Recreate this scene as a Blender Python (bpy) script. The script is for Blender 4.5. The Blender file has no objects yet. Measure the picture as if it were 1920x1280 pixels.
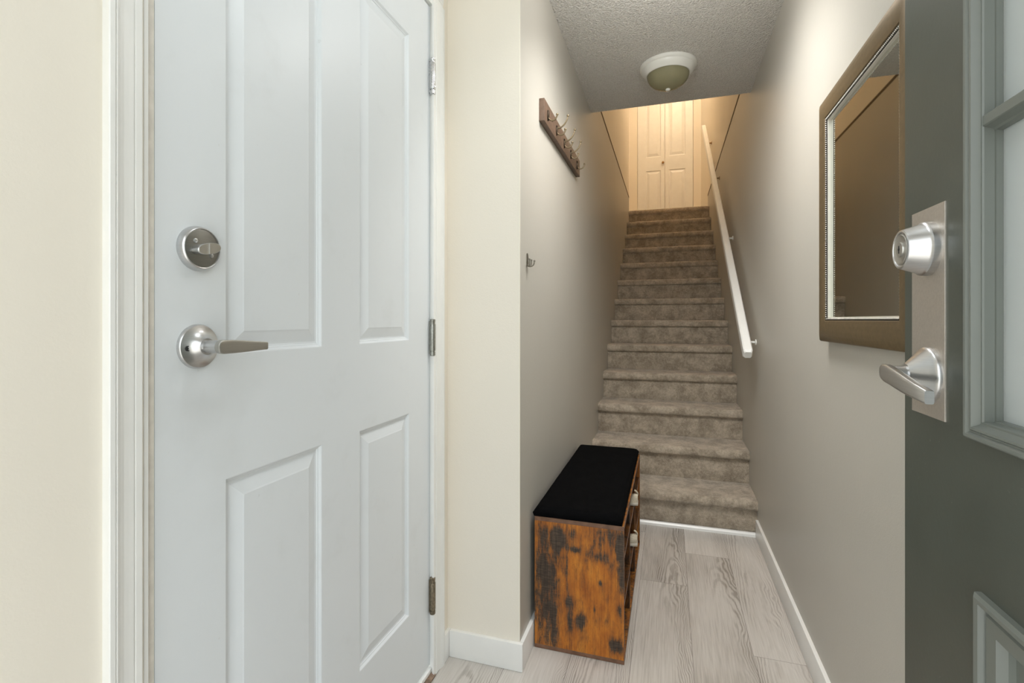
import bpy, bmesh, math, random
from mathutils import Vector, Matrix, noise as mnoise

random.seed(7)
PI = math.pi
SC = bpy.context.scene
COL = SC.collection

# ---------------------------------------------------------------- materials
def new_mat(name):
    m = bpy.data.materials.new(name); m.use_nodes = True
    nt = m.node_tree
    for n in list(nt.nodes): nt.nodes.remove(n)
    out = nt.nodes.new('ShaderNodeOutputMaterial')
    b = nt.nodes.new('ShaderNodeBsdfPrincipled')
    nt.links.new(b.outputs[0], out.inputs[0])
    return m, nt, b

class N:
    """small node-building helper"""
    def __init__(s, nt): s.nt = nt
    def L(s, a, b): s.nt.links.new(a, b)
    def put(s, sock, v):
        if hasattr(v, 'is_linked') or isinstance(v, bpy.types.NodeSocket): s.L(v, sock)
        else: sock.default_value = v
    def math(s, op, a, b=0.0, c=None, clamp=False):
        n = s.nt.nodes.new('ShaderNodeMath'); n.operation = op; n.use_clamp = clamp
        s.put(n.inputs[0], a); s.put(n.inputs[1], b)
        if c is not None: s.put(n.inputs[2], c)
        return n.outputs[0]
    def obj(s): return s.nt.nodes.new('ShaderNodeTexCoord').outputs['Object']
    def geo(s): return s.nt.nodes.new('ShaderNodeNewGeometry').outputs['Position']
    def sep(s, v):
        n = s.nt.nodes.new('ShaderNodeSeparateXYZ'); s.L(v, n.inputs[0]); return n.outputs
    def comb(s, x, y, z):
        n = s.nt.nodes.new('ShaderNodeCombineXYZ')
        for i, v in enumerate((x, y, z)): s.put(n.inputs[i], v)
        return n.outputs[0]
    def mapping(s, v, scale=(1, 1, 1), loc=(0, 0, 0)):
        n = s.nt.nodes.new('ShaderNodeMapping'); s.L(v, n.inputs[0])
        n.inputs['Scale'].default_value = scale; n.inputs['Location'].default_value = loc
        return n.outputs[0]
    def noise(s, v, scale, detail=3.0, rough=0.5, dist=0.0):
        n = s.nt.nodes.new('ShaderNodeTexNoise'); s.L(v, n.inputs['Vector'])
        n.inputs['Scale'].default_value = scale; n.inputs['Detail'].default_value = detail
        n.inputs['Roughness'].default_value = rough; n.inputs['Distortion'].default_value = dist
        return n.outputs[0]
    def voro(s, v, scale):
        n = s.nt.nodes.new('ShaderNodeTexVoronoi'); s.L(v, n.inputs['Vector']); n.inputs['Scale'].default_value = scale
        return n.outputs[0]
    def ramp(s, f, stops, interp='LINEAR'):
        n = s.nt.nodes.new('ShaderNodeValToRGB'); s.put(n.inputs[0], f)
        cr = n.color_ramp; cr.interpolation = interp
        while len(cr.elements) < len(stops): cr.elements.new(0.5)
        for e, (p, c) in zip(cr.elements, stops):
            e.position = p; e.color = (c[0], c[1], c[2], 1) if not isinstance(c, (int, float)) else (c, c, c, 1)
        return n.outputs[0]
    def mix(s, f, a, b, mode='MIX'):
        n = s.nt.nodes.new('ShaderNodeMix'); n.data_type = 'RGBA'; n.blend_type = mode
        s.put(n.inputs[0], f)
        for i, v in ((6, a), (7, b)):
            if isinstance(v, tuple): n.inputs[i].default_value = (v[0], v[1], v[2], 1)
            else: s.put(n.inputs[i], v)
        return n.outputs[2]
    def bump(s, hgt, strength, dist, b):
        n = s.nt.nodes.new('ShaderNodeBump'); n.inputs['Strength'].default_value = strength
        n.inputs['Distance'].default_value = dist; s.put(n.inputs['Height'], hgt)
        s.L(n.outputs[0], b.inputs['Normal'])
    def smooth(s, x, a, b):
        n = s.nt.nodes.new('ShaderNodeMapRange'); n.interpolation_type = 'SMOOTHSTEP'
        s.put(n.inputs[0], x); n.inputs[1].default_value = a; n.inputs[2].default_value = b
        return n.outputs[0]

def setp(b, **kw):
    for k, v in kw.items():
        k = {'rough': 'Roughness', 'metal': 'Metallic', 'spec': 'Specular IOR Level', 'trans': 'Transmission Weight', 'ior': 'IOR',
             'sheen': 'Sheen Weight', 'coat': 'Coat Weight', 'alpha': 'Alpha', 'sss': 'Subsurface Weight'}[k]
        b.inputs[k].default_value = v

def plain(name, col, rough=0.5, metal=0.0, var=0.06, vscale=14.0, bump=0.0, bscale=300.0, **kw):
    m, nt, b = new_mat(name); n = N(nt); p = n.geo()
    f = n.noise(p, vscale, 4.0)
    a = tuple(c * (1 - var) for c in col); c = tuple(min(1, c * (1 + var)) for c in col)
    n.L(n.ramp(f, [(0.3, a), (0.7, c)]), b.inputs['Base Color'])
    setp(b, rough=rough, metal=metal, **kw)
    if bump: n.bump(n.noise(p, bscale, 3.0), bump, 0.002, b)
    return m

def wall_paint(name, col, rough=0.55, spots=0.0):
    m, nt, b = new_mat(name); n = N(nt); p = n.geo()
    f = n.noise(p, 2.2, 3.0)
    g = n.noise(p, 38.0, 3.0)
    base = n.ramp(f, [(0.3, tuple(c * 0.965 for c in col)), (0.7, col)])
    if spots:
        s = n.smooth(g, 0.70, 0.78)
        base = n.mix(n.math('MULTIPLY', s, spots), base, (min(1, col[0] * 1.15), min(1, col[1] * 1.15), min(1, col[2] * 1.15)))
    n.L(base, b.inputs['Base Color'])
    setp(b, rough=rough, spec=0.35)
    n.bump(n.math('ADD', n.noise(p, 260.0, 2.0), n.math('MULTIPLY', n.noise(p, 70.0, 2.0), 0.8)), 0.16, 0.0015, b)
    return m

M = {}
M['cream'] = wall_paint('cream_paint', (0.845, 0.795, 0.705))
M['greige'] = wall_paint('greige_paint', (0.515, 0.492, 0.440), rough=0.42, spots=0.25)
M['trim_white'] = plain('white_trim_paint', (0.83, 0.83, 0.81), 0.32, var=0.02)
M['gap_shade'] = plain('gap_shade_brown', (0.10, 0.065, 0.03), 0.8)  # dark colour stands in for the shade inside a gap

def m_door_white():
    m, nt, b = new_mat('white_door_paint'); n = N(nt); p = n.geo()
    x, y, z = n.sep(p)
    f = n.noise(p, 9.0, 4.0, 0.6)
    smud = n.math('MULTIPLY', n.smooth(f, 0.55, 0.78), 0.35)
    # worn grubby zone around the handles
    dy = n.math('DIVIDE', n.math('SUBTRACT', y, 0.62), 0.10); dz = n.math('DIVIDE', n.math('SUBTRACT', z, 1.03), 0.28)
    d = n.math('SQRT', n.math('ADD', n.math('MULTIPLY', dy, dy), n.math('MULTIPLY', dz, dz)))
    near = n.math('MULTIPLY', n.smooth(n.math('ADD', d, n.math('MULTIPLY', n.noise(p, 16.0, 3.0), 0.9)), 1.6, 0.5), 0.22)
    tiny = n.math('MULTIPLY', n.smooth(n.noise(p, 60.0, 2.0), 0.74, 0.80), 0.25)
    tot = n.math('ADD', n.math('ADD', n.math('MULTIPLY', smud, 0.35), near), tiny, clamp=True)
    n.L(n.mix(tot, (0.735, 0.77, 0.80), (0.48, 0.49, 0.48)), b.inputs['Base Color'])
    setp(b, rough=0.38, spec=0.4)
    n.bump(n.noise(n.mapping(p, (1, 40, 3)), 12.0, 3.0), 0.03, 0.001, b)
    return m
M['door_white'] = m_door_white()

def m_ceiling():
    m, nt, b = new_mat('popcorn_ceiling'); n = N(nt); p = n.geo()
    v = n.voro(p, 120.0); f = n.noise(p, 170.0, 4.0, 0.6)
    h = n.math('ADD', n.math('MULTIPLY', n.math('SUBTRACT', 1.0, v), 0.7), f)
    n.L(n.ramp(f, [(0.32, (0.70, 0.675, 0.63)), (0.55, (0.84, 0.82, 0.775)), (0.72, (0.95, 0.94, 0.90))]), b.inputs['Base Color'])
    setp(b, rough=0.75, spec=0.3); n.bump(h, 1.0, 0.010, b)
    return m
M['ceiling'] = m_ceiling()

def m_floor():
    m, nt, b = new_mat('grey_oak_laminate'); n = N(nt)
    uv = nt.nodes.new('ShaderNodeUVMap'); uv.uv_map = 'plank'
    at = nt.nodes.new('ShaderNodeAttribute'); at.attribute_name = 'tone'
    rnd = at.outputs['Fac']
    x, y, _ = n.sep(uv.outputs[0])
    off = n.math('MULTIPLY', rnd, 37.0)
    P = n.comb(x, y, off)
    low = n.math('SUBTRACT', n.noise(n.mapping(P, (7.0, 2.4, 1.0)), 1.0, 3.0, 0.55), 0.5)
    med = n.math('SUBTRACT', n.noise(n.mapping(P, (40.0, 11.0, 1.0)), 1.0, 3.0, 0.6), 0.5)
    xc = n.math('ADD', n.math('SUBTRACT', x, n.math('ADD', 0.06, n.math('MULTIPLY', rnd, 0.07))), n.math('MULTIPLY', low, 0.07))
    d = n.math('ADD', n.math('MULTIPLY', n.math('MULTIPLY', xc, xc), 34.0), n.math('MULTIPLY', y, 0.17))
    d = n.math('ADD', d, n.math('ADD', n.math('MULTIPLY', low, 0.16), n.math('MULTIPLY', med, 0.035)))
    ring = n.math('SINE', n.math('MULTIPLY', d, 210.0))
    ring = n.smooth(ring, -0.6, 1.0)
    zone = n.smooth(n.noise(n.mapping(P, (9.0, 1.3, 1.0), (3, 5, 0)), 1.0, 2.0), 0.36, 0.64)
    streak = n.noise(n.mapping(P, (260.0, 7.0, 1.0)), 1.0, 3.0, 0.6)
    cloud = n.noise(n.mapping(P, (6.0, 2.0, 1.0), (9, 2, 0)), 1.0, 3.0)
    t = n.math('MULTIPLY', n.math('MULTIPLY', ring, zone), 0.36)
    t = n.math('ADD', t, n.math('MULTIPLY', n.math('SUBTRACT', streak, 0.5), 0.75))
    t = n.math('ADD', t, n.math('MULTIPLY', n.math('SUBTRACT', cloud, 0.5), 0.55))
    t = n.math('ADD', t, n.math('MULTIPLY', n.math('SUBTRACT', rnd, 0.5), 0.22))
    t = n.math('ADD', t, 0.36, clamp=True)
    n.L(n.ramp(t, [(0.0, (0.62, 0.59, 0.555)), (0.4, (0.50, 0.47, 0.435)), (0.72, (0.33, 0.30, 0.27)), (1.0, (0.19, 0.165, 0.14))]), b.inputs['Base Color'])
    setp(b, rough=0.42, spec=0.4)
    n.bump(streak, 0.08, 0.001, b)
    return m
M['floor'] = m_floor()
M['floor_gap'] = plain('plank_seam', (0.16, 0.135, 0.115), 0.7)

def m_carpet():
    m, nt, b = new_mat('taupe_carpet'); n = N(nt); p = n.geo()
    big = n.noise(p, 13.0, 4.0, 0.62, 0.4); fine = n.noise(p, 260.0, 3.0, 0.7); mid = n.noise(p, 75.0, 3.0, 0.6)
    t = n.math('ADD', n.math('MULTIPLY', n.smooth(big, 0.30, 0.70), 0.26), n.math('ADD', n.math('MULTIPLY', fine, 0.55), n.math('MULTIPLY', mid, 0.45)))
    n.L(n.ramp(t, [(0.34, (0.20, 0.162, 0.118)), (0.62, (0.43, 0.362, 0.28)), (0.90, (0.68, 0.59, 0.475))]), b.inputs['Base Color'])
    setp(b, rough=0.95, spec=0.1, sheen=0.25)
    n.bump(n.math('ADD', fine, n.math('MULTIPLY', mid, 0.6)), 0.9, 0.006, b)
    return m
M['carpet'] = m_carpet()

def m_rustic(name, blobs=None, origin=(0, 0), size=(1, 1), gain=1.0):
    """rustic brown board; blobs = (p, q, rx, rq, amount) dark weathered patches printed on the board"""
    m, nt, b = new_mat(name); n = N(nt); p = n.geo()
    x, y, z = n.sep(p)
    rag = n.noise(n.mapping(p, (46, 46, 13)), 1.0, 8.0, 0.72)
    rag2 = n.noise(n.mapping(p, (150, 150, 26), (7, 2, 5)), 1.0, 6.0, 0.75)
    grain = n.noise(n.mapping(p, (420, 420, 9)), 1.0, 4.0, 0.7)
    cloud = n.noise(n.mapping(p, (17, 17, 7), (2, 1, 4)), 1.0, 4.0, 0.6)
    speck = n.noise(n.mapping(p, (210, 210, 120)), 1.0, 4.0, 0.7)
    saw = n.noise(n.mapping(p, (30, 30, 300), (3, 3, 3)), 1.0, 2.0, 0.6)
    fld = n.math('ADD', n.math('MULTIPLY', n.math('SUBTRACT', rag, 0.5), 2.3), n.math('MULTIPLY', n.math('SUBTRACT', rag2, 0.5), 1.5))
    if blobs:
        P = n.math('DIVIDE', n.math('SUBTRACT', x, origin[0]), size[0])
        Q = n.math('DIVIDE', n.math('SUBTRACT', origin[1], z), size[1])
        tot = None
        for (cp, cq, rp, rq, am) in blobs:
            dp = n.math('DIVIDE', n.math('SUBTRACT', P, cp), rp); dq = n.math('DIVIDE', n.math('SUBTRACT', Q, cq), rq)
            d2 = n.math('ADD', n.math('MULTIPLY', dp, dp), n.math('MULTIPLY', dq, dq))
            g = n.math('MULTIPLY', n.math('POWER', 2.718, n.math('MULTIPLY', d2, -0.8)), am)
            tot = g if tot is None else n.math('ADD', tot, g)
        fld = n.math('ADD', fld, n.math('MINIMUM', tot, 1.05))
    else:
        fld = n.math('ADD', fld, 0.45)
    dark = n.smooth(fld, 0.28, 0.82)
    mid = n.smooth(fld, -0.15, 0.45)
    t = n.math('ADD', n.math('MULTIPLY', cloud, 0.75), n.math('MULTIPLY', grain, 0.35))
    org = n.ramp(t, [(0.34, (0.27, 0.075, 0.014)), (0.52, (0.50, 0.165, 0.022)), (0.72, (0.72, 0.30, 0.045))])
    org = n.mix(n.math('MULTIPLY', n.smooth(speck, 0.55, 0.70), 0.40), org, (0.14, 0.050, 0.018))
    brn = n.ramp(grain, [(0.3, (0.12, 0.045, 0.016)), (0.7, (0.29, 0.115, 0.036))])
    drk = n.ramp(n.math('ADD', n.math('MULTIPLY', grain, 0.6), n.math('MULTIPLY', saw, 0.5)), [(0.38, (0.024, 0.017, 0.013)), (0.56, (0.062, 0.043, 0.031)), (0.75, (0.155, 0.105, 0.068))])
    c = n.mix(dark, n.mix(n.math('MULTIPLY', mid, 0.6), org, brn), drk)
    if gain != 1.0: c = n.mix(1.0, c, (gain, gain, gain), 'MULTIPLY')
    n.L(c, b.inputs['Base Color'])
    setp(b, rough=0.5, spec=0.3); n.bump(grain, 0.10, 0.001, b)
    return m
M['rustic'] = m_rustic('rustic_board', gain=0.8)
M['rustic_shaded'] = m_rustic('rustic_shaded_board', gain=0.32)  # darkened copy of the board; the cubbies' shade is in its colour
M['rustic_edge'] = plain('rustic_board_edge', (0.17, 0.085, 0.048), 0.5, var=0.3, vscale=40)

def m_fabric(name, col, scale=500):
    m, nt, b = new_mat(name); n = N(nt); p = n.geo()
    f = n.noise(p, scale, 2.0, 0.7); g = n.noise(p, 30, 3.0)
    t = n.math('ADD', n.math('MULTIPLY', f, 0.7), n.math('MULTIPLY', g, 0.4))
    n.L(n.ramp(t, [(0.3, tuple(c * 0.55 for c in col)), (0.8, tuple(c * 1.5 for c in col))]), b.inputs['Base Color'])
    setp(b, rough=0.95, spec=0.03); n.bump(f, 0.5, 0.002, b)
    return m
M['black_fabric'] = m_fabric('black_linen', (0.0035, 0.0035, 0.0038))
M['shoe_fabric'] = m_fabric('cream_canvas', (0.55, 0.49, 0.38))
M['shoe_sole'] = plain('shoe_sole_rubber', (0.6, 0.56, 0.48), 0.6)

def m_metal(name, col, rough, stretch=None, var=0.12):
    m, nt, b = new_mat(name); n = N(nt); p = n.obj()
    f = n.noise(n.mapping(p, stretch or (40, 40, 40)), 6.0, 3.0, 0.6)
    n.L(n.ramp(f, [(0.3, tuple(c * (1 - var) for c in col)), (0.7, tuple(min(1, c * (1 + var)) for c in col))]), b.inputs['Base Color'])
    n.L(n.math('ADD', n.math('MULTIPLY', f, 0.14), rough - 0.07), b.inputs['Roughness'])
    setp(b, metal=1.0)
    return m
M['nickel'] = m_metal('satin_nickel', (0.60, 0.60, 0.60), 0.32, (3, 3, 200), 0.06)
M['nickel_dark'] = m_metal('satin_nickel_lever', (0.48, 0.47, 0.44), 0.4, (3, 3, 200), 0.06)
M['nickel_face'] = m_metal('dark_satin_face', (0.30, 0.30, 0.285), 0.34, (3, 3, 200), 0.08)
M['plate_metal'] = plain('brushed_lock_plate', (0.52, 0.475, 0.425), 0.42, metal=0.75, var=0.05, vscale=300)
M['steel'] = m_metal('bright_hinge_steel', (0.62, 0.62, 0.62), 0.28)
M['steel_dull'] = m_metal('dull_hinge_steel', (0.36, 0.36, 0.33), 0.4, (60, 60, 20), 0.3)
M['steel_rust'] = m_metal('rusty_hinge_steel', (0.26, 0.22, 0.16), 0.5, (60, 60, 20), 0.45)
M['hook_metal'] = m_metal('antique_brass_hook', (0.26, 0.205, 0.13), 0.38)
M['hook_plate'] = m_metal('dark_hook_plate', (0.035, 0.026, 0.018), 0.38)
M['hook_grey'] = m_metal('grey_hook_metal', (0.24, 0.225, 0.19), 0.34)
M['knob_brass'] = m_metal('brown_brass_knob', (0.35, 0.20, 0.08), 0.35)
M['bronze'] = plain('bronze_frame_paint', (0.175, 0.125, 0.066), 0.46, metal=0.45, var=0.10, vscale=90)
M['black_liner'] = plain('black_frame_liner', (0.012, 0.011, 0.010), 0.4)
M['lip_silver'] = plain('pale_silver_lip', (0.70, 0.67, 0.60), 0.35, metal=0.3, var=0.03)
M['bead_silver'] = m_metal('beaded_silver', (0.50, 0.48, 0.44), 0.25)
M['rack_wood'] = plain('dark_stained_rack_wood', (0.135, 0.085, 0.058), 0.45, var=0.2, vscale=60)
M['keyhole'] = plain('keyhole_dark', (0.02, 0.02, 0.02), 0.5)
M['sill'] = plain('worn_door_sill', (0.25, 0.17, 0.12), 0.6, var=0.35, vscale=60)
M['concrete'] = plain('porch_concrete', (0.42, 0.41, 0.39), 0.85, var=0.15, vscale=8)
M['bulb'] = plain('lamp_bulb_white', (0.85, 0.83, 0.76), 0.4)
M['fixture_white'] = plain('fixture_white_enamel', (0.78, 0.78, 0.74), 0.35, var=0.01)

def m_mirror():
    m, nt, b = new_mat('mirror_glass'); n = N(nt)
    n.L(n.ramp(n.noise(n.geo(), 3.0, 2.0), [(0.3, (0.74, 0.75, 0.70)), (0.7, (0.76, 0.77, 0.72))]), b.inputs['Base Color'])
    setp(b, rough=0.02, metal=1.0); return m
M['mirror'] = m_mirror()

def m_green():
    m, nt, b = new_mat('dark_green_door_paint'); n = N(nt); p = n.geo()
    f = n.noise(p, 8.0, 4.0); s = n.noise(p, 130.0, 3.0, 0.7); q = n.noise(p, 9.0, 2.0)
    sp = n.math('MULTIPLY', n.smooth(s, 0.69, 0.76), n.smooth(q, 0.42, 0.62))
    base = n.ramp(f, [(0.3, (0.064, 0.072, 0.058)), (0.7, (0.078, 0.088, 0.073))])
    n.L(n.mix(n.math('MULTIPLY', sp, 0.6), base, (0.30, 0.31, 0.27)), b.inputs['Base Color'])
    setp(b, rough=0.36, spec=0.5); n.bump(n.noise(p, 180.0, 3.0), 0.10, 0.001, b)
    return m
M['green'] = m_green()
M['green_trim'] = plain('grey_green_moulding', (0.150, 0.164, 0.148), 0.36, var=0.02)

def m_frost():
    m, nt, b = new_mat('obscure_door_glass'); n = N(nt); p = n.geo()
    n.L(n.ramp(n.noise(p, 4.0, 2.0), [(0.3, (0.80, 0.85, 0.85)), (0.7, (0.88, 0.92, 0.92))]), b.inputs['Base Color'])
    setp(b, rough=0.35, trans=0.55, ior=1.45, spec=0.6); n.bump(n.noise(p, 60.0, 2.0), 0.12, 0.002, b)
    return m
M['frost'] = m_frost()

def m_dome():
    m, nt, b = new_mat('smoky_lamp_glass'); n = N(nt); p = n.geo()
    n.L(n.ramp(n.noise(p, 20.0, 2.0), [(0.3, (0.52, 0.49, 0.32)), (0.7, (0.58, 0.55, 0.37))]), b.inputs['Base Color'])
    setp(b, rough=0.10, trans=0.62, ior=1.2, spec=0.5)
    return m
M['dome'] = m_dome()

# ---------------------------------------------------------------- object helpers
def link(name, me, parent=None):
    o = bpy.data.objects.new(name, me); COL.objects.link(o)
    if parent is not None:
        o.parent = parent; o.matrix_parent_inverse = Matrix.Translation(-Vector(parent.location)) if parent.parent is None else Matrix.Translation(-world_loc(parent))
    return o

def world_loc(o):
    v = Vector(o.location)
    # every parented object here keeps identity world placement except for its own offset
    return WL.get(o.name, v)
WL = {}

def obj(name, bm, mats, parent=None, smooth=None, origin=None):
    """link a bmesh (in world coordinates) as one mesh object; origin = local zero"""
    me = bpy.data.meshes.new(name)
    org = Vector(origin) if origin is not None else (Vector(WL.get(parent.name, (0, 0, 0))) if parent is not None else Vector((0, 0, 0)))
    bmesh.ops.translate(bm, verts=bm.verts, vec=-org)
    bm.to_mesh(me); bm.free()
    for m in (mats if isinstance(mats, (list, tuple)) else [mats]): me.materials.append(m)
    if smooth is not None:
        me.polygons.foreach_set('use_smooth', [True] * len(me.polygons))
        me.set_sharp_from_angle(angle=math.radians(smooth))
    o = bpy.data.objects.new(name, me); COL.objects.link(o)
    if parent is not None:
        o.parent = parent
        o.location = org - Vector(WL.get(parent.name, (0, 0, 0)))
    else:
        o.location = org
    WL[o.name] = tuple(org)
    return o

def thing(name, loc, label, cat, group=None, kind=None):
    o = bpy.data.objects.new(name, None); COL.objects.link(o); o.location = loc; o.empty_display_size = 0.05
    WL[o.name] = tuple(loc)
    tag(o, label, cat, group, kind); return o

def tag(o, label=None, cat=None, group=None, kind=None):
    if label: o['label'] = label
    if cat: o['category'] = cat
    if group: o['group'] = group
    if kind: o['kind'] = kind
    return o

def struct(name, bm, mats, label, cat, smooth=None, parent=None):
    o = obj(name, bm, mats, parent, smooth)
    if parent is None: tag(o, label, cat, None, 'structure')
    return o

def BM(): return bmesh.new()

def box(bm, x0, x1, y0, y1, z0, z1, bev=0.0, seg=2, mi=0):
    vs = [bm.verts.new((x, y, z)) for x in (x0, x1) for y in (y0, y1) for z in (z0, z1)]
    idx = [(0, 1, 3, 2), (4, 6, 7, 5), (0, 4, 5, 1), (2, 3, 7, 6), (0, 2, 6, 4), (1, 5, 7, 3)]
    fs = [bm.faces.new([vs[i] for i in f]) for f in idx]
    for f in fs: f.material_index = mi
    if bev:
        es = list({e for f in fs for e in f.edges})
        r = bmesh.ops.bevel(bm, geom=es, offset=bev, segments=seg, profile=0.6, affect='EDGES')
        for f in r['faces']: f.material_index = mi
    return bm

def boxes(*bs, bev=0.0):
    bm = BM()
    for b in bs: box(bm, *b, bev=bev)
    return bm

def lathe(bm, prof, origin, axis=(0, 0, 1), n=48, mi=0, cap=True):
    """prof = [(r, h)...] turned about axis through origin"""
    ax = Vector(axis).normalized(); t = Vector((0, 0, 1)) if abs(ax.z) < 0.9 else Vector((1, 0, 0))
    e1 = ax.cross(t).normalized(); e2 = ax.cross(e1).normalized(); O = Vector(origin)
    rings = []
    for r, h in prof:
        if r < 1e-6: rings.append([bm.verts.new(O + ax * h)])
        else: rings.append([bm.verts.new(O + ax * h + (e1 * math.cos(2 * PI * k / n) + e2 * math.sin(2 * PI * k / n)) * r) for k in range(n)])
    for a, b in zip(rings, rings[1:]):
        for k in range(n):
            j = (k + 1) % n
            if len(a) == 1 and len(b) == 1: continue
            if len(a) == 1: f = bm.faces.new((a[0], b[k], b[j]))
            elif len(b) == 1: f = bm.faces.new((a[k], a[j], b[0]))
            else: f = bm.faces.new((a[k], a[j], b[j], b[k]))
            f.material_index = mi
    if cap:
        for rg in (rings[0], rings[-1]):
            if len(rg) > 2:
                f = bm.faces.new(rg); f.material_index = mi
    bmesh.ops.recalc_face_normals(bm, faces=bm.faces)
    return bm

def tube(bm, pts, rad, n=12, mi=0):
    """round tube along points; rad scalar or list"""
    P = [Vector(p) for p in pts]; R = rad if isinstance(rad, (list, tuple)) else [rad] * len(P)
    rings = []; up = None
    for i, p in enumerate(P):
        d = (P[min(i + 1, len(P) - 1)] - P[max(i - 1, 0)]).normalized()
        if up is None: up = d.orthogonal().normalized()
        up = (up - d * up.dot(d)).normalized(); s = d.cross(up)
        rings.append([bm.verts.new(p + (up * math.cos(2 * PI * k / n) + s * math.sin(2 * PI * k / n)) * R[i]) for k in range(n)])
    fs = []
    for a, b in zip(rings, rings[1:]):
        for k in range(n): fs.append(bm.faces.new((a[k], a[(k + 1) % n], b[(k + 1) % n], b[k])))
    fs.append(bm.faces.new(rings[0])); fs.append(bm.faces.new(rings[-1]))
    for f in fs: f.material_index = mi
    bmesh.ops.recalc_face_normals(bm, faces=fs)
    return bm

def spline(pts, n=8):
    """Catmull-Rom through pts"""
    P = [Vector(p) for p in pts]; P = [P[0] * 2 - P[1]] + P + [P[-1] * 2 - P[-2]]; out = []
    for i in range(1, len(P) - 2):
        a, b, c, d = P[i - 1:i + 3]
        for k in range(n):
            t = k / n
            out.append(0.5 * ((2 * b) + (c - a) * t + (2 * a - 5 * b + 4 * c - d) * t * t + (3 * b - a - 3 * c + d) * t ** 3))
    out.append(P[-2]); return out

def loft(bm, secs, mi=0):
    """skin closed sections (lists of points of equal length)"""
    rings = [[bm.verts.new(p) for p in s] for s in secs]; n = len(rings[0]); fs = []
    for a, b in zip(rings, rings[1:]):
        for k in range(n): fs.append(bm.faces.new((a[k], a[(k + 1) % n], b[(k + 1) % n], b[k])))
    fs.append(bm.faces.new(rings[0])); fs.append(bm.faces.new(rings[-1]))
    for f in fs: f.material_index = mi
    bmesh.ops.recalc_face_normals(bm, faces=fs)
    return bm

def nested(bm, T, rect, prof, fill=True, mi=0, outn=None):
    """rectangular moulding: prof = [(inset, height)]; T maps local (x, y, z) to world, y = outwards"""
    x0, z0, x1, z1 = rect; rings = []
    for s, h in prof:
        rings.append([bm.verts.new(T(x, h, z)) for x, z in ((x0 + s, z0 + s), (x1 - s, z0 + s), (x1 - s, z1 - s), (x0 + s, z1 - s))])
    fs = []
    for a, b in zip(rings, rings[1:]):
        for k in range(4): fs.append(bm.faces.new((a[k], a[(k + 1) % 4], b[(k + 1) % 4], b[k])))
    if fill: fs.append(bm.faces.new(rings[-1]))
    for f in fs: f.material_index = mi
    return fs

def door_face(bm, T, W, H, holes, mi=0, z0=0.0):
    """flat door face with rectangular holes, outwards side"""
    xs = sorted({0.0, W} | {h[0] for h in holes} | {h[2] for h in holes}); zs = sorted({z0, H} | {h[1] for h in holes} | {h[3] for h in holes})
    fs = []
    for a, b in zip(xs, xs[1:]):
        for c, d in zip(zs, zs[1:]):
            mx, mz = (a + b) / 2, (c + d) / 2
            if any(h[0] < mx < h[2] and h[1] < mz < h[3] for h in holes): continue
            fs.append(bm.faces.new([bm.verts.new(T(x, 0, z)) for x, z in ((a, c), (b, c), (b, d), (a, d))]))
    for f in fs: f.material_index = mi
    return fs

def orient(bm, fs, nrm):
    nrm = Vector(nrm)
    bm.normal_update()
    for f in fs:
        f.normal_update()
        if f.normal.dot(nrm) < 0: f.normal_flip()

def slab_back(bm, T, W, H, t, mi=0, z0=0.0):
    """edges and back of a door leaf"""
    c = [(0, z0), (W, z0), (W, H), (0, H)]
    A = [bm.verts.new(T(x, 0, z)) for x, z in c]; B = [bm.verts.new(T(x, -t, z)) for x, z in c]
    fs = [bm.faces.new(B)] + [bm.faces.new((A[k], A[(k + 1) % 4], B[(k + 1) % 4], B[k])) for k in range(4)]
    ctr = sum((v.co for v in A + B), Vector()) / 8
    for f in fs:
        f.material_index = mi; f.normal_update()
        if f.normal.dot(f.calc_center_median() - ctr) < 0: f.normal_flip()

def copy_part(src, name, parent, offset):
    """copy a part and its sub-parts under parent, moved by offset"""
    c = src.copy(); COL.objects.link(c); c.name = name; c.parent = parent; c.location = Vector(src.location) + Vector(offset)
    WL[c.name] = tuple(Vector(WL[src.name]) + Vector(offset))
    for ch in [k for k in bpy.data.objects if k.parent == src]:
        d = ch.copy(); COL.objects.link(d); d.parent = c
        WL[d.name] = tuple(Vector(WL[ch.name]) + Vector(offset))
    return c

# ---------------------------------------------------------------- dimensions (x across the hall, y along it, z up)
UL, UR = -0.443, 0.4264            # hall side walls
UW = -0.690                        # garage-door wall
VR = 1.483                         # return wall
VF = -0.155                        # front wall (inside face)
HC, VB = 2.334, 2.983              # low ceiling and where it stops over the stairs
HG = 2.519                         # dark strip coloured as a gap's shade
V0, RUN, RISE, NST = 2.7626, 0.2624, 0.1815, 13
ZL = NST * RISE                    # landing height
VL = V0 + (NST - 1) * RUN          # last riser
VC = 7.34                          # closet wall
ZT = 4.82                          # upper ceiling

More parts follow.
